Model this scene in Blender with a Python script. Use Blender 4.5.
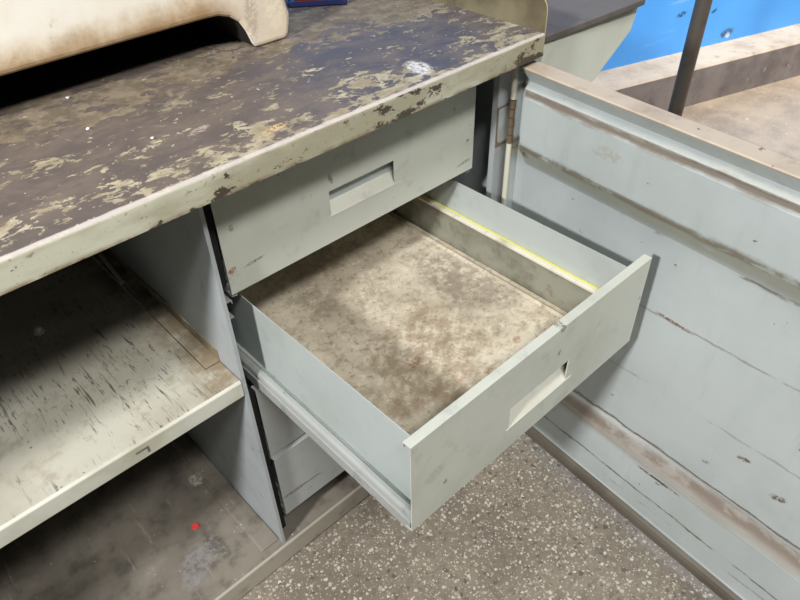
import bpy, bmesh, math, random
from mathutils import Vector, Matrix
S = bpy.context.scene
for o in list(bpy.data.objects): bpy.data.objects.remove(o, do_unlink=True)
COL = S.collection

# ---------------------------------------------------------------- camera
yaw, pitch, roll = -0.73606, -0.70909, -0.02844
fw = Vector((-math.sin(yaw)*math.cos(pitch), math.cos(yaw)*math.cos(pitch), math.sin(pitch)))
r0 = Vector((math.cos(yaw), math.sin(yaw), 0)); u0 = r0.cross(fw)
rt = math.cos(roll)*r0 + math.sin(roll)*u0; up = -math.sin(roll)*r0 + math.cos(roll)*u0
cd = bpy.data.cameras.new('camera'); cam = bpy.data.objects.new('camera', cd); COL.objects.link(cam)
M = Matrix((rt, up, -fw)).transposed().to_4x4(); M.translation = Vector((-0.3008, -0.6865, 1.2860))
cam.matrix_world = M
cd.sensor_width = 36; cd.lens = 677.87*36/800; cd.clip_start = .02
S.camera = cam

# ---------------------------------------------------------------- world, lamps, exposure
w = bpy.data.worlds.new('world'); S.world = w; w.use_nodes = True
bg = w.node_tree.nodes['Background']; bg.inputs[0].default_value = (.85, .93, 1, 1); bg.inputs[1].default_value = .03
S.view_settings.view_transform = 'Standard'; S.view_settings.look = 'None'
S.view_settings.gamma = 1; S.view_settings.exposure = .03; S.view_settings.use_curve_mapping = False
def area(name, loc, target, sx, sy, power, col, spread=180):
    l = bpy.data.lights.new(name, 'AREA'); l.shape = 'RECTANGLE'; l.size = sx; l.size_y = sy
    l.energy = power; l.color = col; l.spread = math.radians(spread)
    o = bpy.data.objects.new(name, l); COL.objects.link(o); o.location = loc
    o.rotation_euler = (Vector(target)-Vector(loc)).to_track_quat('-Z', 'Y').to_euler()
    return o
area('ceiling_tube_left', (-2.55, -0.7, 2.45), (.35, 0, .7), 0.26, .2, 122, (1, .99, .98))
area('ceiling_tube_front', (-.35, -1.7, 2.98), (.2, 0, .6), 1.3, .2, 70, (1, .985, .95))
area('back_wall_fill', (2.9, -.5, 2.9), (2.75, .3, 0), 1.3, .6, 42, (1, .97, .93), 100)  # added fill lamp, brightens the blue wall and far floor

# ---------------------------------------------------------------- node helper
def srgb(r, g, b):
    f = lambda c: (c/255/12.92 if c/255 <= .04045 else ((c/255+.055)/1.055)**2.4)
    return (f(r), f(g), f(b), 1)
class G:
    def __init__(s, name):
        s.m = bpy.data.materials.new(name); s.m.use_nodes = True
        s.t = s.m.node_tree; s.N = s.t.nodes; s.b = s.N['Principled BSDF']
        s.tc = s.N.new('ShaderNodeTexCoord')
        s.co = s.tc.outputs['Object']
        s._sep = None
    def put(s, sock, v):
        if hasattr(v, 'is_linked') or hasattr(v, 'links'): s.t.links.new(v, sock)
        else: sock.default_value = v
    def math(s, op, a, b=0., clamp=False):
        n = s.N.new('ShaderNodeMath'); n.operation = op; n.use_clamp = clamp
        s.put(n.inputs[0], a); s.put(n.inputs[1], b); return n.outputs[0]
    def map(s, scale=(1, 1, 1), loc=(0, 0, 0), rot=(0, 0, 0), co=None):
        n = s.N.new('ShaderNodeMapping'); s.put(n.inputs[0], co or s.co)
        n.inputs['Location'].default_value = loc; n.inputs['Rotation'].default_value = rot; n.inputs['Scale'].default_value = scale
        return n.outputs[0]
    def rnd(s):
        n = s.N.new('ShaderNodeObjectInfo'); v = s.N.new('ShaderNodeVectorMath'); v.operation = 'ADD'
        m = s.math('MULTIPLY', n.outputs['Random'], 37.)
        s.t.links.new(s.co, v.inputs[0]); s.t.links.new(m, v.inputs[1]); return v.outputs[0]
    def noise(s, scale, detail=4, rough=.55, co=None, dist=0.):
        n = s.N.new('ShaderNodeTexNoise'); s.put(n.inputs['Vector'], co or s.co)
        n.inputs['Scale'].default_value = scale; n.inputs['Detail'].default_value = detail
        n.inputs['Roughness'].default_value = rough; n.inputs['Distortion'].default_value = dist
        return n.outputs['Fac']
    def step(s, v, a, b):
        n = s.N.new('ShaderNodeMapRange'); n.interpolation_type = 'SMOOTHSTEP'
        s.put(n.inputs[0], v); n.inputs[1].default_value = a; n.inputs[2].default_value = b
        return n.outputs[0]
    def mix(s, f, a, b):
        n = s.N.new('ShaderNodeMix'); n.data_type = 'RGBA'
        s.put(n.inputs[0], f); s.put(n.inputs[6], a); s.put(n.inputs[7], b); return n.outputs[2]
    def sep(s):
        if not s._sep:
            n = s.N.new('ShaderNodeSeparateXYZ'); s.t.links.new(s.co, n.inputs[0]); s._sep = n.outputs
        return s._sep
    def band(s, v, c, h, soft):           # 1 inside |v-c|<h
        d = s.math('ABSOLUTE', s.math('SUBTRACT', v, c))
        return s.step(d, h+soft, max(h-soft, 0))
    def ell(s, a, b, ca, cb, ra, rb, ang=0., wob=.6, ns=60):   # ragged elliptical stain on axes a,b
        da = s.math('SUBTRACT', a, ca); db = s.math('SUBTRACT', b, cb)
        c, q = math.cos(ang), math.sin(ang)
        e = s.math('ADD', s.math('MULTIPLY', da, c/ra), s.math('MULTIPLY', db, q/ra))
        f = s.math('ADD', s.math('MULTIPLY', da, -q/rb), s.math('MULTIPLY', db, c/rb))
        r = s.math('SQRT', s.math('ADD', s.math('MULTIPLY', e, e), s.math('MULTIPLY', f, f)))
        r = s.math('ADD', r, s.math('MULTIPLY', s.math('SUBTRACT', s.noise(ns, 4, .65), .5), wob*2))
        return s.math('MULTIPLY', s.step(r, 1.15, .6), s.step(s.noise(ns*3.5, 4, .7), .38, .56))
    def out(s, col, rough=.5, metal=0., bump=None, bd=.001, bs=.3, spec=.5):
        s.put(s.b.inputs['Base Color'], col); s.put(s.b.inputs['Roughness'], rough); s.put(s.b.inputs['Metallic'], metal)
        s.b.inputs['Specular IOR Level'].default_value = spec
        if bump is not None:
            n = s.N.new('ShaderNodeBump'); n.inputs['Strength'].default_value = bs; n.inputs['Distance'].default_value = bd
            s.put(n.inputs['Height'], bump); s.t.links.new(n.outputs[0], s.b.inputs['Normal'])
        return s.m

BROWN = srgb(70, 56, 44); RUST = srgb(120, 72, 44)
def paint(name, base, grime=(140, 140, 125), gamt=.5, chips=.5, cscale=45, chipcol=(74, 64, 54), scratch=None, samt=.5, rough=.45, stains=(), rnd=True, smcol=(70, 64, 56)):
    g = G(name)
    if rnd: base_co = g.rnd()
    else: base_co = g.co
    c = g.mix(g.math('MULTIPLY', g.step(g.noise(5, 5, .6, base_co), .42, .72), gamt), srgb(*base), srgb(*grime))
    c = g.mix(g.math('MULTIPLY', g.step(g.noise(24, 5, .6, base_co), .55, .8), gamt*.8), c, srgb(*[v*.75 for v in grime]))
    if scratch:
        sc = {'x': (1.5, 30, 30), 'y': (30, 1.5, 30), 'z': (30, 30, 1.5)}[scratch]
        sn = g.noise(3.2, 6, .7, g.map(sc, co=base_co), .3)
        gate = g.step(g.noise(7, 3, .5, base_co), .45, .6)
        c = g.mix(g.math('MULTIPLY', g.math('MULTIPLY', g.step(sn, .64, .72), gate), samt), c, srgb(*smcol))
    if chips:
        cn = g.math('ADD', g.noise(cscale, 5, .7, base_co), g.math('MULTIPLY', g.noise(6, 2, .5, base_co), .35))
        c = g.mix(g.math('MULTIPLY', g.step(cn, .86, .89), chips), c, srgb(*chipcol))
    for fn in stains: c = fn(g, c)
    return g.out(c, g.math('ADD', rough-.1, g.math('MULTIPLY', g.noise(12), .25)), 0, g.noise(30, 3), .0015, .15)

GREY = (178, 184, 180)
m_front = paint('grey_paint_drawer_front', (194, 197, 186), (170, 172, 160), .55, .8, 60)
def st(x, z, ra, rb, a, col, k=.9): return lambda g, c: g.mix(g.math('MULTIPLY', g.ell(g.sep()[0], g.sep()[2], x, z, ra, rb, a, .5, 90), k), c, srgb(*col))
m_front_rust = paint('grey_paint_rust_marked_front', (194, 197, 186), (170, 172, 160), .55, .8, 60, stains=(st(.008, .04, .008, .005, .3, (140, 70, 44)), st(.045, .037, .02, .0025, .08, (104, 80, 66)), st(.02, .105, .004, .006, 0, (140, 120, 100)), st(.482, .02, .02, .003, .1, (120, 104, 86)), st(.19, .11, .004, .01, .3, (104, 98, 86))))
m_front_dull = paint('dull_grey_drawer_front', (176, 180, 180), (154, 158, 153), .5, .5, 60)
m_front_gash = paint('grey_paint_gashed_front', (180, 185, 184), (158, 162, 156), .5, .5, 60, stains=(st(.03, .052, .032, .005, -.05, (120, 96, 70)), st(.07, .05, .03, .0022, -.08, (96, 78, 60))))
m_front_chip = paint('grey_paint_chipped_front', (194, 197, 186), (170, 172, 160), .6, .8, 60, stains=(st(.285, .172, .007, .008, 0, (96, 84, 66)), st(.285, .125, .004, .006, 0, (110, 104, 92)), st(.04, .085, .02, .012, .3, (164, 164, 150), .6), st(.06, .05, .004, .006, 0, (104, 98, 88))))
m_tray = paint('grey_paint_drawer_side', (172, 180, 178), (148, 153, 146), .5, .3, 50)
m_pull = paint('cream_paint_pull', (204, 204, 192), (174, 170, 156), .6, .4, 70)
m_panel = paint('grey_paint_panel', (160, 166, 168), (135, 140, 140), .5, .5, 40)
m_rail = paint('worn_rail_steel', (156, 159, 156), (112, 114, 108), .7, .5, 60, rough=.38)
m_dark = paint('shade_dark_steel', (84, 84, 80), (60, 58, 54), .6, .3)

def apron_mat():
    g = G('cream_paint_worktop_edge'); X, Y, Z = g.sep()
    c = g.mix(g.math('MULTIPLY', g.step(g.noise(9, 5, .6, g.map((.6, 1, 2))), .38, .62), .85), srgb(190, 189, 170), srgb(152, 146, 122))
    cn = g.math('ADD', g.noise(62, 5, .72, g.map((.5, 1, 1))), g.math('MULTIPLY', g.noise(5, 2), .45))
    right = g.math('MULTIPLY', g.step(X, .2, .55), .07)
    edge = g.math('MULTIPLY', g.band(Z, .0, .006, .006), .08)
    cn = g.math('ADD', cn, g.math('ADD', right, edge))
    c = g.mix(g.math('MULTIPLY', g.band(Z, .0, .004, .004), g.step(g.noise(25, 4), .35, .6)), c, srgb(120, 104, 80))
    c = g.mix(g.step(cn, .86, .9), c, srgb(72, 62, 50))
    c = g.mix(g.math('MULTIPLY', g.step(g.noise(95, 4, .7), .6, .68), .7), c, srgb(120, 104, 76))
    return g.out(c, .45, 0, cn, .002, .25)
m_apron = apron_mat()

def top_mat():
    g = G('worn_dark_worktop_paint'); X, Y, Z = g.sep()
    big = g.noise(5.5, 3, .55); fine = g.noise(68, 6, .72, g.map((.6, 1, 1)), .35); mid = g.noise(27, 4, .6, g.map((.7, 1, 1), (3, 1, 0)), .4)
    warp = g.math('ADD', Y, g.math('MULTIPLY', g.math('SUBTRACT', g.noise(7, 3), .5), .1))
    bias = g.math('ADD', g.math('MULTIPLY', g.band(warp, -.03, .05, .04), .06), g.math('MULTIPLY', g.band(warp, .235, .05, .045), .1))
    bias = g.math('ADD', bias, g.math('MULTIPLY', g.math('MULTIPLY', g.step(X, .2, .55), g.step(Y, .06, .2)), .07))
    v = g.math('ADD', g.math('ADD', g.math('MULTIPLY', fine, .52), g.math('MULTIPLY', mid, .36)), g.math('ADD', g.math('MULTIPLY', big, .12), bias))
    worn = g.math('MULTIPLY', g.step(v, .552, .58), .95)
    dk = g.mix(g.step(X, .0, .45), srgb(92, 84, 81), srgb(82, 80, 87))
    dk = g.mix(g.math('MULTIPLY', g.step(g.noise(16, 5, .6), .4, .7), .5), dk, srgb(112, 100, 94))
    film = g.math('MULTIPLY', g.math('MULTIPLY', g.step(g.noise(22, 6, .75, g.map((.6, 1, 1), (5, 3, 0)), .5), .42, .62), g.step(g.noise(6, 3), .3, .5)), .4)
    dk = g.mix(film, dk, srgb(132, 118, 104))
    wr = g.mix(g.step(g.noise(28, 4, .6), .4, .65), srgb(150, 139, 116), srgb(182, 172, 148))
    wr = g.mix(g.step(warp, .08, .2), wr, g.mix(g.step(g.noise(40, 4, .6), .4, .65), srgb(112, 101, 84), srgb(140, 126, 108)))
    c = g.mix(worn, dk, wr)
    c = g.mix(g.math('MULTIPLY', g.step(g.noise(120, 2, .5), .7, .74), .6), c, srgb(200, 196, 182))
    c = g.mix(g.ell(X, Y, .109, -.014, .022, .008, .2), c, srgb(206, 176, 128))
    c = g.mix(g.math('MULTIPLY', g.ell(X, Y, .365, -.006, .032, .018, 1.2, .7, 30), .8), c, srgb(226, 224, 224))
    c = g.mix(g.math('MULTIPLY', g.ell(X, Y, .04, .05, .02, .007, .3), .6), c, srgb(190, 176, 165))
    pale_edge = g.step(g.math('ADD', Y, g.math('MULTIPLY', g.noise(60, 3), .004)), -.0425, -.0455)  # pale uneven line along the front edge of the top
    c = g.mix(g.math('MULTIPLY', pale_edge, .85), c, srgb(198, 190, 184))
    return g.out(c, g.math('ADD', .56, g.math('MULTIPLY', worn, .2)), 0, g.math('MULTIPLY', worn, -1.), .0008, .4, .3)
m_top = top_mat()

def shelf_mat():
    g = G('scratched_cream_shelf_paint'); X, Y, Z = g.sep()
    c = g.mix(g.step(g.noise(4.5, 5, .6), .38, .68), srgb(190, 188, 174), srgb(166, 161, 146))
    c = g.mix(g.math('MULTIPLY', g.step(g.noise(26, 5, .65), .52, .7), .5), c, srgb(146, 134, 112))
    gate = g.step(g.noise(6, 3), .38, .52)
    for rot, sc, th in ((.12, (64, 4, 1), .6), (.2, (90, 9, 1), .6), (-.5, (60, 10, 1), .63), (.5, (60, 9, 1), .63)):
        s = g.noise(2.6, 5, .65, g.map(sc, (rot*9, 2, 0), (0, 0, rot)), .25)
        c = g.mix(g.math('MULTIPLY', g.math('MULTIPLY', g.step(s, th, th+.05), gate), .75), c, srgb(70, 62, 52))
    c = g.mix(g.math('MULTIPLY', g.step(g.noise(44, 5, .7), .66, .7), .75), c, srgb(84, 74, 62))
    brd = g.step(g.math('ADD', X, g.math('MULTIPLY', g.noise(14, 3), .04)), -.06, -.02)
    c = g.mix(g.math('MULTIPLY', brd, g.step(g.noise(18, 5, .7), .2, .6)), c, srgb(134, 120, 98))
    ln = g.step(g.math('ADD', Y, g.math('MULTIPLY', g.noise(40, 4, .7), .008)), .0085, .0055)
    c = g.mix(g.math('MULTIPLY', ln, .75), c, srgb(98, 82, 74))
    return g.out(c, .5, 0, g.noise(40, 4), .001, .2)
m_shelf = shelf_mat()
def lip_mat():
    g = G('cream_shelf_lip_paint'); X, Y, Z = g.sep()
    c = g.mix(g.step(g.noise(8, 4), .4, .7), srgb(194, 194, 182), srgb(166, 163, 146))
    c = g.mix(g.step(g.math('ADD', g.noise(40, 5, .7, g.map((.4, 1, 1))), g.math('MULTIPLY', g.step(X, -.25, 0), .06)), .68, .71), c, srgb(78, 68, 56))
    # hook-shaped scrape in the paint
    hk = g.math('MAXIMUM', g.math('MULTIPLY', g.band(X, -.176, .0095, .001), g.band(Z, .5125, .0018, .001)), g.math('MULTIPLY', g.band(X, -.1675, .0018, .001), g.band(Z, .508, .0065, .001)))
    c = g.mix(g.math('MULTIPLY', hk, .85), c, srgb(60, 54, 48))
    return g.out(c, .45)
m_lip = lip_mat()

def base_mat():
    g = G('dusty_grey_base_paint'); X, Y, Z = g.sep()
    c = g.mix(g.step(g.noise(5, 5, .6), .36, .68), srgb(132, 125, 114), srgb(94, 88, 80))
    c = g.mix(g.math('MULTIPLY', g.step(g.noise(20, 5, .65), .5, .72), .6), c, srgb(74, 69, 64))
    c = g.mix(g.math('MULTIPLY', g.step(g.noise(3, 5, .7, g.map((16, 2, 1), rot=(0, 0, .15))), .6, .7), .5), c, srgb(168, 160, 146))
    c = g.mix(g.math('MULTIPLY', g.ell(X, Y, -.15, .08, .06, .03, .6, .9, 24), .45), c, srgb(146, 146, 150))
    c = g.mix(g.math('MULTIPLY', g.ell(X, Y, -.105, .09, .016, .05, .1, .9, 30), .6), c, srgb(64, 60, 60))
    c = g.mix(g.math('MULTIPLY', g.ell(X, Y, -.055, .25, .014, .02, .1, .5, 40), .6), c, srgb(182, 176, 160))
    c = g.mix(g.step(g.noise(150, 2), .74, .77), c, srgb(210, 206, 196))
    return g.out(c, .55, 0, g.noise(60, 4), .001, .2)
m_base = base_mat()

def dfloor_mat():
    g = G('stained_drawer_floor'); X, Y, Z = g.sep()
    c = g.mix(g.step(g.noise(6, 5, .62), .36, .64), srgb(210, 200, 180), srgb(174, 162, 142))
    c = g.mix(g.math('MULTIPLY', g.step(g.noise(34, 6, .75, None, .4), .47, .62), .5), c, srgb(134, 120, 102))
    c = g.mix(g.math('MULTIPLY', g.step(g.noise(95, 5, .75), .53, .66), .6), c, srgb(112, 98, 82))
    c = g.mix(g.math('MULTIPLY', g.step(g.noise(55, 5, .7, g.map((1, 1, 1), (4, 2, 0))), .56, .66), .5), c, srgb(222, 214, 196))
    c = g.mix(g.math('MULTIPLY', g.ell(X, Y, .22, .2, .13, .1, .4, .8, 14), .5), c, srgb(126, 102, 74))
    c = g.mix(g.math('MULTIPLY', g.ell(X, Y, .4, .28, .06, .13, .1, .8, 16), .5), c, srgb(112, 103, 96))
    for (a, b, ra, rb) in ((.268, .105, .011, .007), (.355, .12, .012, .006), (.2, .2, .018, .008)):
        c = g.mix(g.math('MULTIPLY', g.ell(X, Y, a, b, ra, rb, .3, .9, 90), .75), c, srgb(140, 98, 60))
    c = g.mix(g.math('MULTIPLY', g.ell(X, Y, .23, .125, .012, .004, .2, .4, 60), .6), c, srgb(186, 110, 106))
    dirt = g.step(g.math('ADD', X, g.math('MULTIPLY', g.noise(18, 4), .05)), .46, .5)
    c = g.mix(g.math('MULTIPLY', dirt, .5), c, srgb(150, 142, 120))
    return g.out(c, .55, 0, g.noise(60, 5, .65), .001, .3)
m_dfloor = dfloor_mat()

def liner_mat():
    g = G('greasy_drawer_liner'); X, Y, Z = g.sep()
    c = g.mix(g.step(g.noise(9, 5, .6), .38, .66), srgb(138, 138, 124), srgb(104, 101, 87))
    c = g.mix(g.math('MULTIPLY', g.step(g.noise(40, 5, .65), .52, .68), .5), c, srgb(92, 86, 72))
    return g.out(c, .45)
m_liner = liner_mat()
def strip_mat():
    g = G('pale_strip_with_yellow_line'); X, Y, Z = g.sep()
    c = g.mix(g.step(g.noise(30, 4), .45, .7), srgb(212, 208, 190), srgb(176, 168, 146))
    c = g.mix(g.math('MULTIPLY', g.band(X, .4785, .0028, .0006), g.step(g.noise(60, 3), .2, .4)), c, srgb(208, 204, 104))
    return g.out(c, .45)
m_strip = strip_mat()

def door_mat():
    g = G('worn_grey_door_paint'); X, Y, Z = g.sep()     # local: X along door, Y outwards, Z up
    c = g.mix(g.math('MULTIPLY', g.step(g.noise(3.5, 5, .6), .38, .66), .7), srgb(175, 182, 182), srgb(156, 163, 162))
    c = g.mix(g.math('MULTIPLY', g.step(g.noise(4, 4, .6, g.map((8, 8, 1.2))), .55, .75), .3), c, srgb(146, 152, 152))
    n1 = g.noise(30, 5, .7, g.map((.35, 1, 1)))
    def line(c, z0, slope, h, soft, th, col, amt):
        zz = g.math('SUBTRACT', Z, g.math('MULTIPLY', X, slope))
        wz = g.math('ADD', zz, g.math('MULTIPLY', g.math('SUBTRACT', n1, .5), .02))
        return g.mix(g.math('MULTIPLY', g.math('MULTIPLY', g.band(wz, z0, h, soft), g.step(g.noise(12, 5, .7, g.map((.6, 1, 1), (z0*30, 0, 0))), th, th+.1)), amt), c, srgb(*col))
    c = line(c, .516, .05, .0016, .0016, .41, (122, 112, 100), .65)
    c = line(c, .36, .06, .0015, .0015, .42, (122, 114, 102), .55)
    c = line(c, .13, .01, .0018, .0014, .42, (86, 74, 62), .85)
    c = line(c, .822, .0, .004, .003, .35, (205, 204, 194), .5)
    c = line(c, .814, .0, .0055, .004, .2, (112, 98, 84), .85)
    c = line(c, .716, .0, .006, .005, .42, (92, 80, 62), .9)
    c = line(c, .7, .0, .016, .012, .3, (150, 148, 128), .6)
    c = line(c, .675, .0, .003, .002, .5, (96, 90, 76), .8)
    c = line(c, .236, .035, .0022, .002, .25, (86, 74, 62), .9)
    c = line(c, .208, .035, .019, .012, .2, (142, 134, 124), .85)
    c = line(c, .214, .035, .009, .007, .4, (112, 99, 88), .8)
    c = line(c, .1, .02, .002, .002, .5, (110, 100, 88), .7)
    c = g.mix(g.ell(X, Z, .37, .535, .036, .0035, -.05, .5, 60), c, srgb(108, 70, 52))
    c = g.mix(g.ell(X, Z, .262, .528, .006, .004, 0, .4, 60), c, srgb(96, 76, 66))
    c = g.mix(g.math('MULTIPLY', g.ell(X, Z, .2, .775, .03, .012, 0, .6, 30), .6), c, srgb(150, 148, 134))
    c = g.mix(g.ell(X, Z, .44, .195, .05, .0035, .05, .4, 60), c, srgb(70, 58, 48))
    for (a, b, q) in ((.55, .36, .012), (.5, .3, .008), (.62, .45, .01), (.3, .3, .005), (.45, .75, .004), (.28, .76, .004), (.62, .33, .016)):
        c = g.mix(g.ell(X, Z, a, b, q, q*.45, .3, .7, 50), c, srgb(92, 80, 66))
    cn = g.math('ADD', g.noise(45, 5, .7), g.math('MULTIPLY', g.noise(4, 2), .4))
    c = g.mix(g.math('MULTIPLY', g.step(cn, .9, .93), .8), c, srgb(92, 84, 74))
    # rust round the hinge corner
    c = g.mix(g.ell(X, Z, .02, .705, .02, .012, 0, .6, 70), c, srgb(88, 72, 56))
    return g.out(c, g.math('ADD', .36, g.math('MULTIPLY', g.noise(10), .2)), 0, g.noise(14, 3), .002, .12)
m_door = door_mat()
m_baselip = paint('worn_grey_base_lip', (164, 158, 145), (128, 120, 106), .8, .6, 50, rnd=False)
m_doortop = paint('dusty_door_rim', (188, 174, 156), (150, 130, 112), .7, .8, 60, rnd=False, rough=.7)
m_doorbot = paint('dirty_door_bottom_rim', (98, 92, 82), (72, 64, 55), .7, .6, 40, rnd=False)
m_hinge = paint('rusted_hinge_steel', (110, 96, 78), (70, 54, 40), .9, .9, 60)
m_knuckle = paint('cream_hinge_rod', (204, 204, 188), (176, 170, 150), .5, .9, 50, chipcol=(96, 74, 56))

def terrazzo():
    g = G('terrazzo'); X, Y, Z = g.sep()
    c = g.mix(g.step(g.noise(4, 4), .35, .7), srgb(138, 130, 116), srgb(116, 108, 97))
    c = g.mix(g.math('MULTIPLY', g.step(g.noise(60, 4, .6), .45, .65), .5), c, srgb(104, 95, 87))
    def chips(sc, th, soft, frac, ca, cb, c, seed):
        v = g.N.new('ShaderNodeTexVoronoi'); v.inputs['Scale'].default_value = sc; v.inputs['Randomness'].default_value = 1
        wv = g.N.new('ShaderNodeVectorMath'); wv.operation = 'ADD'
        nn = g.N.new('ShaderNodeTexNoise'); nn.inputs['Scale'].default_value = sc*1.6; nn.inputs['Detail'].default_value = 2
        g.t.links.new(g.map((1, 1, 1), (seed, seed*2, 0)), nn.inputs['Vector'])
        sv = g.N.new('ShaderNodeVectorMath'); sv.operation = 'SCALE'; sv.inputs[3].default_value = .9/sc
        g.t.links.new(nn.outputs['Color'], sv.inputs[0])
        g.t.links.new(g.map((1, 1, .05), (seed, seed*2, 0)), wv.inputs[0]); g.t.links.new(sv.outputs[0], wv.inputs[1])
        g.t.links.new(wv.outputs[0], v.inputs['Vector'])
        sp = g.N.new('ShaderNodeSeparateColor'); g.t.links.new(v.outputs['Color'], sp.inputs[0])
        size = g.math('MULTIPLY', g.math('ADD', sp.outputs[0], .35), th)
        m = g.math('MULTIPLY', g.step(g.math('SUBTRACT', v.outputs['Distance'], size), 0.06, -.02), g.step(sp.outputs[1], frac+.01, frac-.01))
        return g.mix(m, c, g.mix(sp.outputs[2], srgb(*ca), srgb(*cb)))
    c = chips(75, .3, .05, .5, (84, 77, 70), (120, 110, 100), c, 3.)
    c = chips(240, .36, .05, .45, (150, 140, 124), (204, 196, 180), c, 7.)
    c = chips(115, .33, .08, .5, (150, 141, 126), (214, 208, 194), c, 1.)
    dust = g.math('MULTIPLY', g.step(g.math('ADD', X, g.math('MULTIPLY', g.noise(3), .4)), 1.0, 1.7), .8)
    far = g.mix(g.step(g.noise(6, 5, .65), .35, .7), srgb(178, 160, 138), srgb(140, 124, 108))
    far = g.mix(g.step(g.noise(30, 3, .6), .66, .7), far, srgb(206, 190, 160))
    c = g.mix(dust, c, far)
    return g.out(c, .4, 0, g.noise(50, 3), .001, .1)
m_floor = terrazzo()

def wall_mat():
    g = G('blue_wall_paint'); X, Y, Z = g.sep()
    c = g.mix(g.step(g.noise(2, 4), .35, .7), srgb(78, 162, 246), srgb(92, 176, 252))
    c = g.mix(g.math('MULTIPLY', g.step(g.noise(5, 6, .7, g.map((.6, 1, 1.4)), .8), .58, .68), .4), c, srgb(120, 188, 248))
    sm = lambda c, x, z, ra, rb, a, col, k=.9, wb=.6, ns=30: g.mix(g.math('MULTIPLY', g.ell(X, Z, x, z, ra, rb, a, wb, ns), k), c, srgb(*col))
    c = sm(c, -.6, .27, .09, .012, .3, (190, 220, 246), .6); c = sm(c, -.5, .33, .05, .015, .2, (170, 210, 250), .5)
    c = sm(c, -.15, .395, .09, .008, .1, (160, 205, 250), .5)
    c = sm(c, -.158, .338, .03, .011, .25, (20, 24, 40)); c = sm(c, .025, .321, .018, .008, .5, (20, 24, 40))
    c = sm(c, .142, .211, .042, .02, .1, (40, 40, 44)); c = sm(c, .148, .198, .016, .013, 0, (240, 236, 226))
    return g.out(c, .5, 0, g.noise(20, 3), .002, .1)
m_wall = wall_mat()
m_ledge_top = paint('dusty_concrete_ledge', (192, 178, 160), (156, 138, 120), .8, .6, 30, rnd=False, rough=.8)
m_ledge_front = paint('dark_skirting_paint', (140, 132, 130), (100, 93, 91), .8, .7, 30, chipcol=(180, 172, 162), rnd=False, rough=.55)
m_post = paint('dark_post_steel', (92, 84, 76), (62, 56, 50), .7, .5, 50, rough=.4)

def cream_mat():
    g = G('grimy_cream_enamel'); X, Y, Z = g.sep()
    c = g.mix(g.step(g.noise(5, 5, .6), .35, .7), srgb(240, 237, 229), srgb(228, 218, 200))
    gz = g.math('ADD', Z, g.math('MULTIPLY', g.math('SUBTRACT', g.noise(9, 5, .65), .5), .09))
    foot = g.math('SUBTRACT', 1., g.math('MULTIPLY', g.step(X, .17, .24), .75))
    c = g.mix(g.math('MULTIPLY', g.math('MULTIPLY', g.step(gz, .115, .06), .7), foot), c, srgb(212, 186, 142))
    gz2 = g.math('ADD', Z, g.math('MULTIPLY', g.math('SUBTRACT', g.noise(16, 5, .7), .5), .07))
    c = g.mix(g.math('MULTIPLY', g.math('MULTIPLY', g.step(gz2, .1, .058), .85), foot), c, srgb(146, 112, 70))
    c = g.mix(g.math('MULTIPLY', g.step(g.noise(40, 5, .7), .58, .72), .4), c, srgb(140, 112, 76))
    c = g.mix(g.math('MULTIPLY', g.ell(X, Z, .245, .05, .012, .04, 0, .9, 40), .35), c, srgb(110, 86, 58))
    c = g.mix(g.math('MULTIPLY', g.ell(X, Z, .285, .05, .02, .04, 0, .6, 30), .7), c, srgb(232, 222, 196))
    return g.out(c, .35, 0, g.noise(25, 3), .002, .2)
m_cream = cream_mat()
m_curb = paint('olive_worn_guard_paint', (124, 116, 92), (84, 75, 56), 1., .9, 28, rnd=False)
m_curbedge = paint('yellowish_guard_edge', (206, 200, 130), (160, 150, 100), .6, .5, 50, rnd=False)
m_ntop = paint('dark_neighbour_top', (104, 98, 94), (84, 78, 74), .6, .6, 30, chipcol=(150, 140, 124), rnd=False, rough=.75)
m_npanel = paint('pale_green_panel_paint', (216, 220, 206), (196, 198, 182), .5, .6, 40, chipcol=(110, 96, 78), rnd=False)
def plain(name, col, rough=.5, metal=0., ns=20, var=.25):
    g = G(name); c = g.mix(g.math('MULTIPLY', g.noise(ns, 4), var*2), srgb(*col), srgb(*[v*.6 for v in col])); return g.out(c, rough, metal)
m_blue = plain('navy_plastic', (44, 54, 108), .35); m_red = plain('red_plastic', (170, 74, 62), .4); m_redpaper = plain('red_paper', (240, 56, 64), .6)
m_white = plain('white_paper', (240, 240, 240), .7); m_bolt = plain('dull_zinc', (232, 230, 222), .35, 0, 20, .1); m_shade = plain('gap_shade_black', (16, 15, 14), .9); m_rod = plain('grey_rod', (225, 220, 210), .3, .0, 20, .1)  # the near-black one paints shade into gaps
m_rustrod = plain('dark_rusty_steel', (92, 78, 64), .6)

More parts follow.
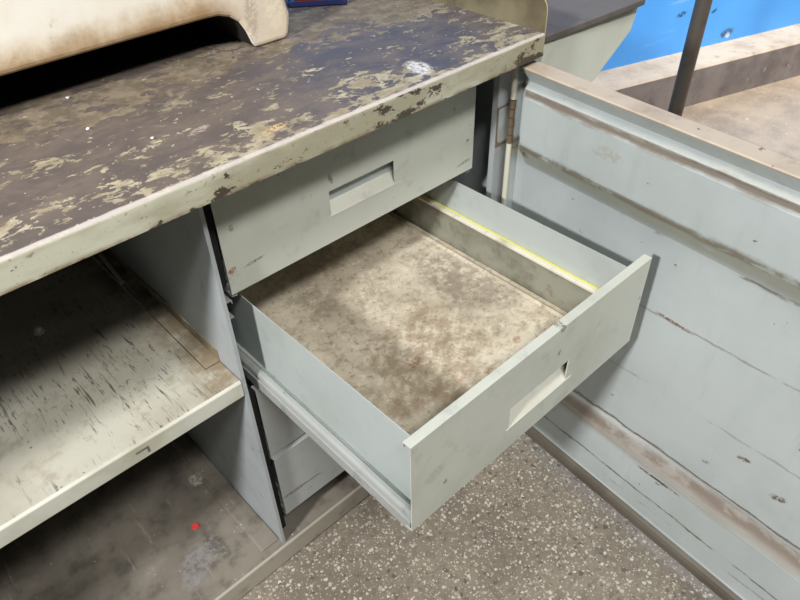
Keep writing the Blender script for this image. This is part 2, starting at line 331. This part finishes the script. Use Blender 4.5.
# ---------------------------------------------------------------- mesh helpers
def new(name, bm, mats, parent=None, loc=(0, 0, 0), bevel=0., smooth=False, seg=2, rot=0.):
    bmesh.ops.remove_doubles(bm, verts=bm.verts, dist=1e-6)
    bmesh.ops.recalc_face_normals(bm, faces=bm.faces)
    me = bpy.data.meshes.new(name); bm.to_mesh(me); bm.free()
    for m in (mats if isinstance(mats, (list, tuple)) else [mats]): me.materials.append(m)
    o = bpy.data.objects.new(name, me); COL.objects.link(o); o.location = loc; o.rotation_euler.z = rot
    if parent: o.parent = parent
    if smooth:
        for p in me.polygons: p.use_smooth = True
    if bevel:
        b = o.modifiers.new('bevel', 'BEVEL'); b.width = bevel; b.segments = seg; b.limit_method = 'ANGLE'; b.angle_limit = .6
    return o
def box(bm, x0, x1, y0, y1, z0, z1, mi=0):
    v = [bm.verts.new(p) for p in ((x0, y0, z0), (x1, y0, z0), (x1, y1, z0), (x0, y1, z0), (x0, y0, z1), (x1, y0, z1), (x1, y1, z1), (x0, y1, z1))]
    for f in ((0, 3, 2, 1), (4, 5, 6, 7), (0, 1, 5, 4), (1, 2, 6, 5), (2, 3, 7, 6), (3, 0, 4, 7)):
        bm.faces.new([v[i] for i in f]).material_index = mi
def prism(bm, pts, axis, a, b, mi=0):
    """closed polygon of 2-D points swept along an axis from a to b"""
    def P(p, t):
        return {'x': (t, p[0], p[1]), 'y': (p[0], t, p[1]), 'z': (p[0], p[1], t)}[axis]
    A = [bm.verts.new(P(p, a)) for p in pts]; B = [bm.verts.new(P(p, b)) for p in pts]
    n = len(pts)
    for i in range(n): bm.faces.new((A[i], A[(i+1) % n], B[(i+1) % n], B[i])).material_index = mi
    bm.faces.new(A).material_index = mi; bm.faces.new(B[::-1]).material_index = mi
def sheet(pts, th):
    """offset an open polyline into a closed thin outline"""
    n = len(pts); L = []
    for i, p in enumerate(pts):
        d = Vector((0, 0))
        if i > 0: d += (Vector(p)-Vector(pts[i-1])).normalized()
        if i < n-1: d += (Vector(pts[i+1])-Vector(p)).normalized()
        d.normalize(); q = Vector((-d.y, d.x))
        k = 1.
        if 0 < i < n-1:
            k = 1/max(.4, q.dot(Vector((-(Vector(pts[i+1])-Vector(p)).normalized().y, (Vector(pts[i+1])-Vector(p)).normalized().x))))
        L.append(Vector(p)+q*th*k)
    return [tuple(p) for p in pts] + [tuple(p) for p in reversed(L)]
def tube(bm, a, b, r, n=20, r2=None, mi=0):
    a, b = Vector(a), Vector(b); d = (b-a).normalized()
    x = d.orthogonal().normalized(); y = d.cross(x); r2 = r if r2 is None else r2
    A = [bm.verts.new(a+r*(math.cos(t)*x+math.sin(t)*y)) for t in [2*math.pi*i/n for i in range(n)]]
    B = [bm.verts.new(b+r2*(math.cos(t)*x+math.sin(t)*y)) for t in [2*math.pi*i/n for i in range(n)]]
    for i in range(n): bm.faces.new((A[i], A[(i+1) % n], B[(i+1) % n], B[i])).material_index = mi
    bm.faces.new(A[::-1]).material_index = mi; bm.faces.new(B).material_index = mi
def thing(name, label, cat, loc=(0, 0, 0), rot=0., group=None):
    o = bpy.data.objects.new(name, None); COL.objects.link(o); o.location = loc; o.rotation_euler.z = rot
    o['label'] = label; o['category'] = cat
    if group: o['group'] = group
    return o
def tag(o, label, cat, group=None):
    o['label'] = label; o['category'] = cat
    if group: o['group'] = group
    return o
def struct(o): o['kind'] = 'structure'; return o
BM = bmesh.new

# ---------------------------------------------------------------- setting: floor, far wall with its ledge
bm = BM(); box(bm, -2.5, 5.5, -2.5, 3, -.05, 0); struct(new('floor', bm, m_floor))
ang = math.radians(-17.05)
wd = Vector((math.cos(ang), math.sin(ang), 0)); wn = Vector((-wd.y, wd.x, 0))
wo = Vector((2.654, .586, 0))                     # point on the wall at floor level
bm = BM(); box(bm, -3.2, 3.2, 0, .12, 0, 2.8); struct(new('wall_back', bm, m_wall, None, wo, rot=ang))
bm = BM(); dl_ = 0.155
prism(bm, [(-dl_, 0), (-dl_, .160), (-dl_+.01, .170), (0, .172), (0, 0)], 'x', -3.2, 3.2)
o = struct(new('baseboard_back', bm, [m_ledge_front, m_ledge_top], None, wo, rot=ang))
for p in o.data.polygons:
    if p.normal.z > .3: p.material_index = 1

# ---------------------------------------------------------------- workbench cabinet
X0, W, DH = .0194, .5042, .1734
DEP = .60
cab = thing('workbench_cabinet', 'grey steel workbench cabinet with open shelves, four drawers and an open door', 'workbench')
def part(name, bm, mat, parent=cab, **k): return new(name, bm, mat, parent, **k)
TOP = .868
bm = BM()                                          # divider: folded sheet with a front flange
prism(bm, sheet([(-.0065, DEP), (-.0065, .0), (-.0035, .0), (-.0035, .012)], -.0014), 'z', .058, TOP)
part('divider_panel', bm, m_panel)
for za, zb in ((.06, .47), (.69, TOP)):
    bm = BM(); box(bm, -.0048, .0185, .026, .0274, za, zb); part('gap_blocker', bm, m_shade)  # added black strips that keep the slot beside the drawers dark
bm = BM(); box(bm, -.87, -.868, 0, DEP, .004, TOP); part('side_panel', bm, m_panel)
bm = BM(); prism(bm, sheet([(.6, DEP), (.6, 0), (.558, 0), (.558, .012)], -.0016), 'z', .058, TOP); part('side_panel', bm, m_panel)
bm = BM(); box(bm, -.868, .6, DEP, DEP+.002, .004, TOP); part('back_panel', bm, m_dark)  # dark colour deepens the shade at the back of the cabinet
bm = BM()                                          # base shelf with front lip
prism(bm, sheet([(DEP-.002, .0585), (-.004, .0585), (-.0078, .055), (-.0078, .006), (.006, .006)], .002), 'x', -.866, .598)
bs_ = part('base_shelf', bm, [m_base, m_baselip], bevel=.0012)
for p in bs_.data.polygons:
    if p.normal.y < -.3 and p.center.y < -.002: p.material_index = 1
bm = BM(); prism(bm, [(-.05, .0592), (-.05, .0605), (-.044, .0625), (-.0095, .0625), (-.0095, .0592)], 'y', .012, DEP-.01); part('base_seam_plate', bm, m_base, bevel=.001)
# middle shelf: tray with front lip, ends short of the divider and carried by an angle
bm = BM(); prism(bm, sheet([(DEP-.004, .5275), (.004, .5275), (0, .524), (0, .495), (.014, .495)], .0022), 'x', -.866, -.0352)
prism(bm, sheet([(.06, .5275), (.004, .5275), (0, .524), (0, .495), (.014, .495)], .0022), 'x', -.0352, -.0086)
sh = part('shelf', bm, [m_shelf, m_lip], bevel=.0012)
for p in sh.data.polygons:
    if p.normal.y < -.4: p.material_index = 1
bm = BM(); prism(bm, sheet([(-.0095, .55), (-.0095, .529), (-.034, .529)], .0018), 'y', .0605, DEP-.02)
part('shelf_angle', bm, m_shelf)

# fixed slide channels inside the drawer bay
def slide(x, side, z, y0):
    bm = BM()
    pts = [(x+side*.013, z-.006), (x+side*.013, z), (x, z), (x, z-.032), (x+side*.011, z-.032)]
    prism(bm, sheet(pts, .0014*side), 'y', y0, .56)
    part('slide_channel', bm, m_rail)
for z in (.826, .652, .456, .281):
    
    if .6 < z < .7: slide(.0088, 1, z, .032)
    slide(.597, -1, z, .12)

# drawers -------------------------------------------------------
HX0, HX1, HZ0, HZ1 = .1855, .3155, .0455, .0895       # pull opening, from the drawer's lower left corner
def front_mesh():
    bm = BM(); T = .0014
    xs = [0, HX0, HX1, W]; zs = [0, HZ0, HZ1, DH]
    for i in range(3):
        for j in range(3):
            if i == 1 and j == 1: continue
            box(bm, xs[i], xs[i+1], 0, T, zs[j], zs[j+1])
    # merge the tiles into one sheet: delete inner faces
    bmesh.ops.remove_doubles(bm, verts=bm.verts, dist=1e-6)
    dead = [f for f in bm.faces if len([g for g in bm.faces if g is not f and set(g.verts) == set(f.verts)])]
    bmesh.ops.delete(bm, geom=dead, context='FACES')
    prism(bm, sheet([(T, DH), (.0135, DH), (.0135, DH-.009)], -.0014), 'x', 0, W)           # top flange folded back
    prism(bm, sheet([(T, 0), (.012, 0)], .0014), 'x', 0, W)                                 # bottom flange
    return bm
def pull_mesh():
    bm = BM()
    prism(bm, sheet([(.0002, HZ0), (.034, HZ0+.040), (.034, HZ1+.004), (.0016, HZ1+.004)], .0014), 'x', HX0-.004, HX1+.014)
    return bm
def tray_mesh():
    bm = BM(); a, b = .0216, W-.0216; D = .57; Zt = .1543
    prism(bm, sheet([(a, Zt), (a, .0215), (a-.004, .0205), (a-.0045, .016)], .0014), 'y', .002, D)   # left side with its outward flange
    prism(bm, sheet([(b, Zt), (b, .0215), (b+.004, .0205), (b+.0045, .016)], -.0014), 'y', .002, D)
    box(bm, a, b, D, D+.0014, .018, Zt)
    box(bm, a, b, .014, .0154, .02, .1)                                                            # inner front sheet
    return bm
def rail_mesh(side):
    bm = BM(); x = .0005 if side > 0 else W-.0005; s = side
    prism(bm, sheet([(x+s*.0165, .0165), (x+s*.0155, .0245), (x+s*.012, .0282), (x+s*.007, .0282), (x+s*.003, .0255), (x+s*.0015, .021), (x+s*.005, .0175), (x+s*.005, .0155), (x, .0135), (x, -.006), (x+s*.009, -.008), (x+s*.009, -.002)], .0014*s), 'y', .004, .57)
    return bm
def dfloor_mesh():
    bm = BM(); a, b = .0232, W-.0232
    prism(bm, [(a, .019), (a, .0215), (.448, .0207), (.454, .0235), (.460, .0207), (b-.013, .0207), (b-.0125, .019)], 'y', .0156, .568)
    return bm
def liner_mesh():
    bm = BM(); b = W-.0232
    prism(bm, [(b-.011, .086), (b-.0005, .086), (b-.0005, .0195), (b-.0115, .0195), (b-.0125, .030)], 'y', .016, .568)
    return bm
def strip_mesh():
    bm = BM(); b = W-.0232
    prism(bm, [(b-.0135, .0864), (b-.0135, .0905), (b-.0125, .0915), (b-.0006, .0915), (b-.0006, .0864)], 'y', .016, .5)
    return bm
def put_drawer(y, z, label=None, full=True):
    d = part('drawer', tray_mesh(), m_tray, loc=(X0, y, z))
    if label: d['label'] = label
    part('drawer_front', front_mesh(), m_front_chip, d)
    part('recessed_pull', pull_mesh(), m_pull, d)
    part('slide_rail', rail_mesh(1), m_rail, d); part('slide_rail', rail_mesh(-1), m_rail, d)
    part('drawer_floor', dfloor_mesh(), m_dfloor, d)
    if full:
        part('side_liner', liner_mesh(), m_liner, d); part('liner_strip', strip_mesh(), m_strip, d)
    return d
proto = put_drawer(-.3436, .4893, 'drawer pulled far out, stained brown inside')
def copy_tree(o, loc):
    c = o.copy(); COL.objects.link(c); c.location = loc
    for ch in list(o.children):
        k = ch.copy(); COL.objects.link(k); k.parent = c
    return c
for z, fm in ((.6696, m_front_rust), (.2934, m_front_dull), (.1150, m_front_gash)):
    c = copy_tree(proto, (X0, .0209 if z > .2 else .0135, z))
    if 'label' in c: del c['label']
    for ch in c.children:
        if ch.name.startswith('drawer_front'):
            ch.material_slots[0].link = 'OBJECT'; ch.material_slots[0].material = fm

# door ----------------------------------------------------------
phi = .0817
ux = Vector((-math.sin(phi), -math.cos(phi), 0))
rotd = math.atan2(ux.y, ux.x)                     # local X runs along the door, local -Y... faces the drawers on +/-Y
# local Y = z x ux
ly = Vector((-ux.y, ux.x, 0))                     # = (cos, -sin): points away from the drawers
prof = [(.004, .034), (.004, .8612), (-.030, .8612), (-.0315, .8595), (-.030, .857), (-.0105, .8325), (-.0105, .8315), (-.0205, .8225), (-.018, .817), (-.0185, .811), (-.021, .806),
        (-.021, .722), (-.019, .714), (-.002, .682), (0, .677), (0, .246), (-.002, .241), (-.014, .216), (-.016, .209), (-.021, .083), (-.0225, .078), (-.030, .074), (-.033, .066), (-.032, .052), (-.026, .04), (-.016, .034)]
bm = BM(); prism(bm, prof, 'x', .024, .80)
for f in bm.faces:
    zc = f.calc_center_median().z; f.normal_update()
    if zc > .8575: f.material_index = 1
    elif zc < .0765: f.material_index = 2
door = new('door', bm, [m_door, m_doortop, m_doorbot], cab, (.5934, -.021, 0), bevel=.0015, rot=rotd)
bm = BM(); box(bm, .001, .0245, .001, .003, .034, .861); box(bm, .001, .0025, -.016, .001, .034, .861); part('hinge_edge', bm, m_door, door, bevel=.0006)
door['label'] = 'cabinet door standing wide open at the right'
def hinge(z0, z1):
    bm = BM()
    n = 5; h = (z1-z0)/n
    for i in range(n): tube(bm, (-.001, -.019, z0+i*h+.0008), (-.001, -.019, z0+(i+1)*h-.0008), .0052 if i % 2 else .0058)
    o = part('hinge', bm, m_hinge, door)
    return o
hinge(.715, .795); hinge(.12, .2)
bm = BM(); tube(bm, (-.001, -.019, .796), (-.001, -.019, .866), .005); tube(bm, (-.001, -.019, .201), (-.001, -.019, .714), .005); tube(bm, (-.001, -.019, .04), (-.001, -.019, .119), .005)
part('hinge_rod', bm, m_knuckle, door)
def leaf_mat():
    g = G('rust_edged_leaf_paint'); X, Y, Z = g.sep()
    c = g.mix(g.step(g.noise(20), .4, .7), srgb(170, 178, 178), srgb(150, 156, 152))
    dx = g.math('ABSOLUTE', X); dz = g.math('ABSOLUTE', Z)
    e = g.math('MAXIMUM', g.math('SUBTRACT', dx, .0185), g.math('SUBTRACT', dz, .036))
    e = g.math('ADD', e, g.math('MULTIPLY', g.math('SUBTRACT', g.noise(90, 4), .5), .006))
    lo = g.step(Z, -.018, -.036)
    c = g.mix(g.math('MULTIPLY', g.step(g.math('ADD', e, g.math('MULTIPLY', lo, .004)), -.0035, -.0015), .85), c, srgb(98, 78, 58))
    return g.out(c, .5)
m_leaf = leaf_mat()
for zc in (.742, .16):
    bm = BM(); box(bm, -.0195, .0175, -.0008, .0008, -.037, .037); part('hinge_leaf', bm, m_leaf, loc=(.577, -.0009, zc))

# ---------------------------------------------------------------- worktop
H, T_ = .9064, .052
wt = thing('steel_worktop', 'long dark steel worktop with flaking paint and cream folded front edge', 'worktop', (0, 0, .8699))
hz = H-.8699
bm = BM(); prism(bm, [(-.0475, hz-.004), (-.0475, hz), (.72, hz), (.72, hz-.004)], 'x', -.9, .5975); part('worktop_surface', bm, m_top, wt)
# front fold: rounded top corner, shares the worn surface material on top
rr = .0045; arc = [(-T_+rr-rr*math.sin(a), hz-rr+rr*math.cos(a)) for a in [math.pi/2*i/6 for i in range(7)]]
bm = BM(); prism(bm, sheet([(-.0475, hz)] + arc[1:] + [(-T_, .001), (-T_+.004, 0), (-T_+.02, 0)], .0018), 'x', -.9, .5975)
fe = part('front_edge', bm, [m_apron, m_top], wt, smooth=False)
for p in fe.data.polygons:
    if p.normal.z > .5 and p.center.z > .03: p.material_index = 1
bm = BM()                                          # right-hand guard standing on the end of the top
gp = [(-.05, 0), (-.05, hz+.03)] + [(-.05+.02*(1-math.cos(a)), hz+.03+.024*math.sin(a)) for a in [math.pi/2*i/6 for i in range(1, 7)]] + [(.72, hz+.054), (.72, 0)]
prism(bm, gp, 'x', .5978, .6)
gd = part('end_guard', bm, [m_curb, m_curbedge], wt)
for p in gd.data.polygons:
    if abs(p.normal.x) < .5: p.material_index = 1
bm = BM(); box(bm, -.9, .5975, .715, .72, hz, hz+.06); part('back_guard', bm, m_curb, wt)

# ---------------------------------------------------------------- things on the worktop
mc = thing('machine_base', 'heavy cream enamelled machine base with arched skirt on the worktop', 'machine', (0, .226, H+.0003))
pts = [(.306, 0), (.312, .02), (.3145, .035), (.310, .055), (.304, .075), (.300, .12), (.298, .30), (-.75, .30), (-.75, 0), (-.69, 0), (-.68, .035), (-.655, .0605), (.165, .0605),
       (.192, .0595), (.210, .054), (.223, .044), (.232, .028), (.2385, .01), (.243, 0)]
bm = BM(); prism(bm, pts[::-1], 'y', 0, .34)
ca = part('casting', bm, [m_cream, m_shade], mc, bevel=.008, seg=3)
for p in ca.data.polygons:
    if p.normal.z < -.25 and -.7 < p.center.x < .25: p.material_index = 1  # underside and inner foot coloured black as painted shade below the arch
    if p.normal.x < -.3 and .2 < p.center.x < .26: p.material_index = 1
bm = BM(); box(bm, -.70, .245, .3, .31, .001, .1); part('back_skirt', bm, m_dark, mc)

# blue tray with things in it, half out of the frame
tr = thing('parts_tray', 'shallow navy blue tray behind the foot of the cream machine', 'tray', (.464, .356, H+.0003), math.radians(-37))
bm = BM()
prism(bm, sheet([(-.053, .010), (-.05, .0), (.05, 0), (.053, .010)], .002), 'y', -.05, .05)
box(bm, -.051, .051, -.05, -.048, .0005, .0095); box(bm, -.051, .051, .048, .05, .0005, .0095)
part('tray_body', bm, m_blue, tr)
bm = BM(); prism(bm, [(-.009, 0), (.009, 0), (.013, .009), (.009, .018), (-.009, .018), (-.013, .009)], 'x', -.042, .012)
tube(bm, (.012, 0, .009), (.04, 0, .009), .003)
tag(new('screwdriver', bm, m_red, None, (.452, .336, H+.0028), rot=math.radians(-37), bevel=.002), 'red handled tool lying in the navy blue tray', 'tool')
bm = BM(); prism(bm, [(-.008, -.006), (.008, -.007), (.009, .004), (0, .007), (-.007, .005)], 'z', 0, .010)
tag(new('plastic_cap', bm, m_white, None, (.478, .301, H+.0028), bevel=.001), 'small white cap in the front corner of the navy blue tray', 'cap')
rng = random.Random(4)
def crumb(x, y, z, r, mat, label, name='paint_crumb', cat='crumb', group=None):
    bm = BM(); bmesh.ops.create_icosphere(bm, subdivisions=1, radius=r)
    for v in bm.verts: v.co *= rng.uniform(.75, 1.2); v.co.z *= .6
    lo = min(v.co.z for v in bm.verts)
    for v in bm.verts: v.co.z -= lo
    return tag(new(name, bm, mat, None, (x, y, z)), label, cat, group)
crumb(-.037, .259, H+.0003, .003, m_white, 'white crumb on the worktop just in front of the dark gap under the machine')
crumb(-.057, .15, H+.0003, .0028, m_white, 'white crumb on bare dark worktop left of the middle')
crumb(-.012, .069, H+.0003, .0022, m_white, 'white crumb nearest the front edge of the worktop')
crumb(.279, .31, H+.0003, .0022, m_white, 'tiny white crumb right beside the machine foot')

# ---------------------------------------------------------------- things on the shelves
bm = BM()
prism(bm, [(.0085*math.cos(a), .0085*math.sin(a)) for a in [math.pi/3*i for i in range(6)]], 'z', 0, .0055)
tube(bm, (0, 0, .0055), (0, 0, .013), .0048, 16)
tag(new('hex_bolt', bm, m_bolt, None, (-.189, .323, .53), bevel=.0008), 'short zinc hex bolt standing on the cream shelf', 'bolt')
bm = BM(); tube(bm, (0, 0, .0042), (.012, .15, .0042), .004, 14)
tag(new('metal_rod', bm, m_rod, None, (-.0315, .345, .53)), 'thin grey metal rod lying at the back of the cream shelf', 'rod')
bm = BM(); prism(bm, [(-.007, -.004), (-.002, -.0075), (.006, -.006), (.008, .001), (.004, .007), (-.004, .006)], 'z', 0, .0016)
tag(new('paper_scrap', bm, m_redpaper, None, (-.115, .152, .0608), bevel=.0005), 'bright red scrap lying on the dusty cabinet floor', 'scrap')

# ---------------------------------------------------------------- neighbouring bench and post beyond the door
nb = thing('neighbour_bench', 'second bench with dark top and pale green panel beyond the open door', 'workbench', (.64, -.02, 0))
bm = BM(); prism(bm, [(0, -.004), (.283, -.016), (.30, .5), (0, .5)], 'z', .872, .884); part('bench_top', bm, m_ntop, nb, bevel=.002)
bm = BM(); prism(bm, [(.002, 0), (.002, .8715), (.289, .8715), (.288, .85), (.279, .822), (.187, .762), (.12, .715), (.1, .69), (.1, 0)], 'y', 0, .022)
part('end_panel', bm, m_npanel, nb, bevel=.002)
bm = BM(); box(bm, .002, .1, .023, .45, 0, .871); part('pedestal', bm, m_npanel, nb)
ps = thing('steel_post', 'dark round steel post standing between the open door and blue wall', 'post', (1.757, .225, 0))
bm = BM(); tube(bm, (0, 0, .006), (0, 0, 2.6), .0235, 28); part('post_tube', bm, m_post, ps, smooth=False)
bm = BM(); box(bm, -.07, .07, -.07, .07, 0, .006); part('base_plate', bm, m_post, ps)
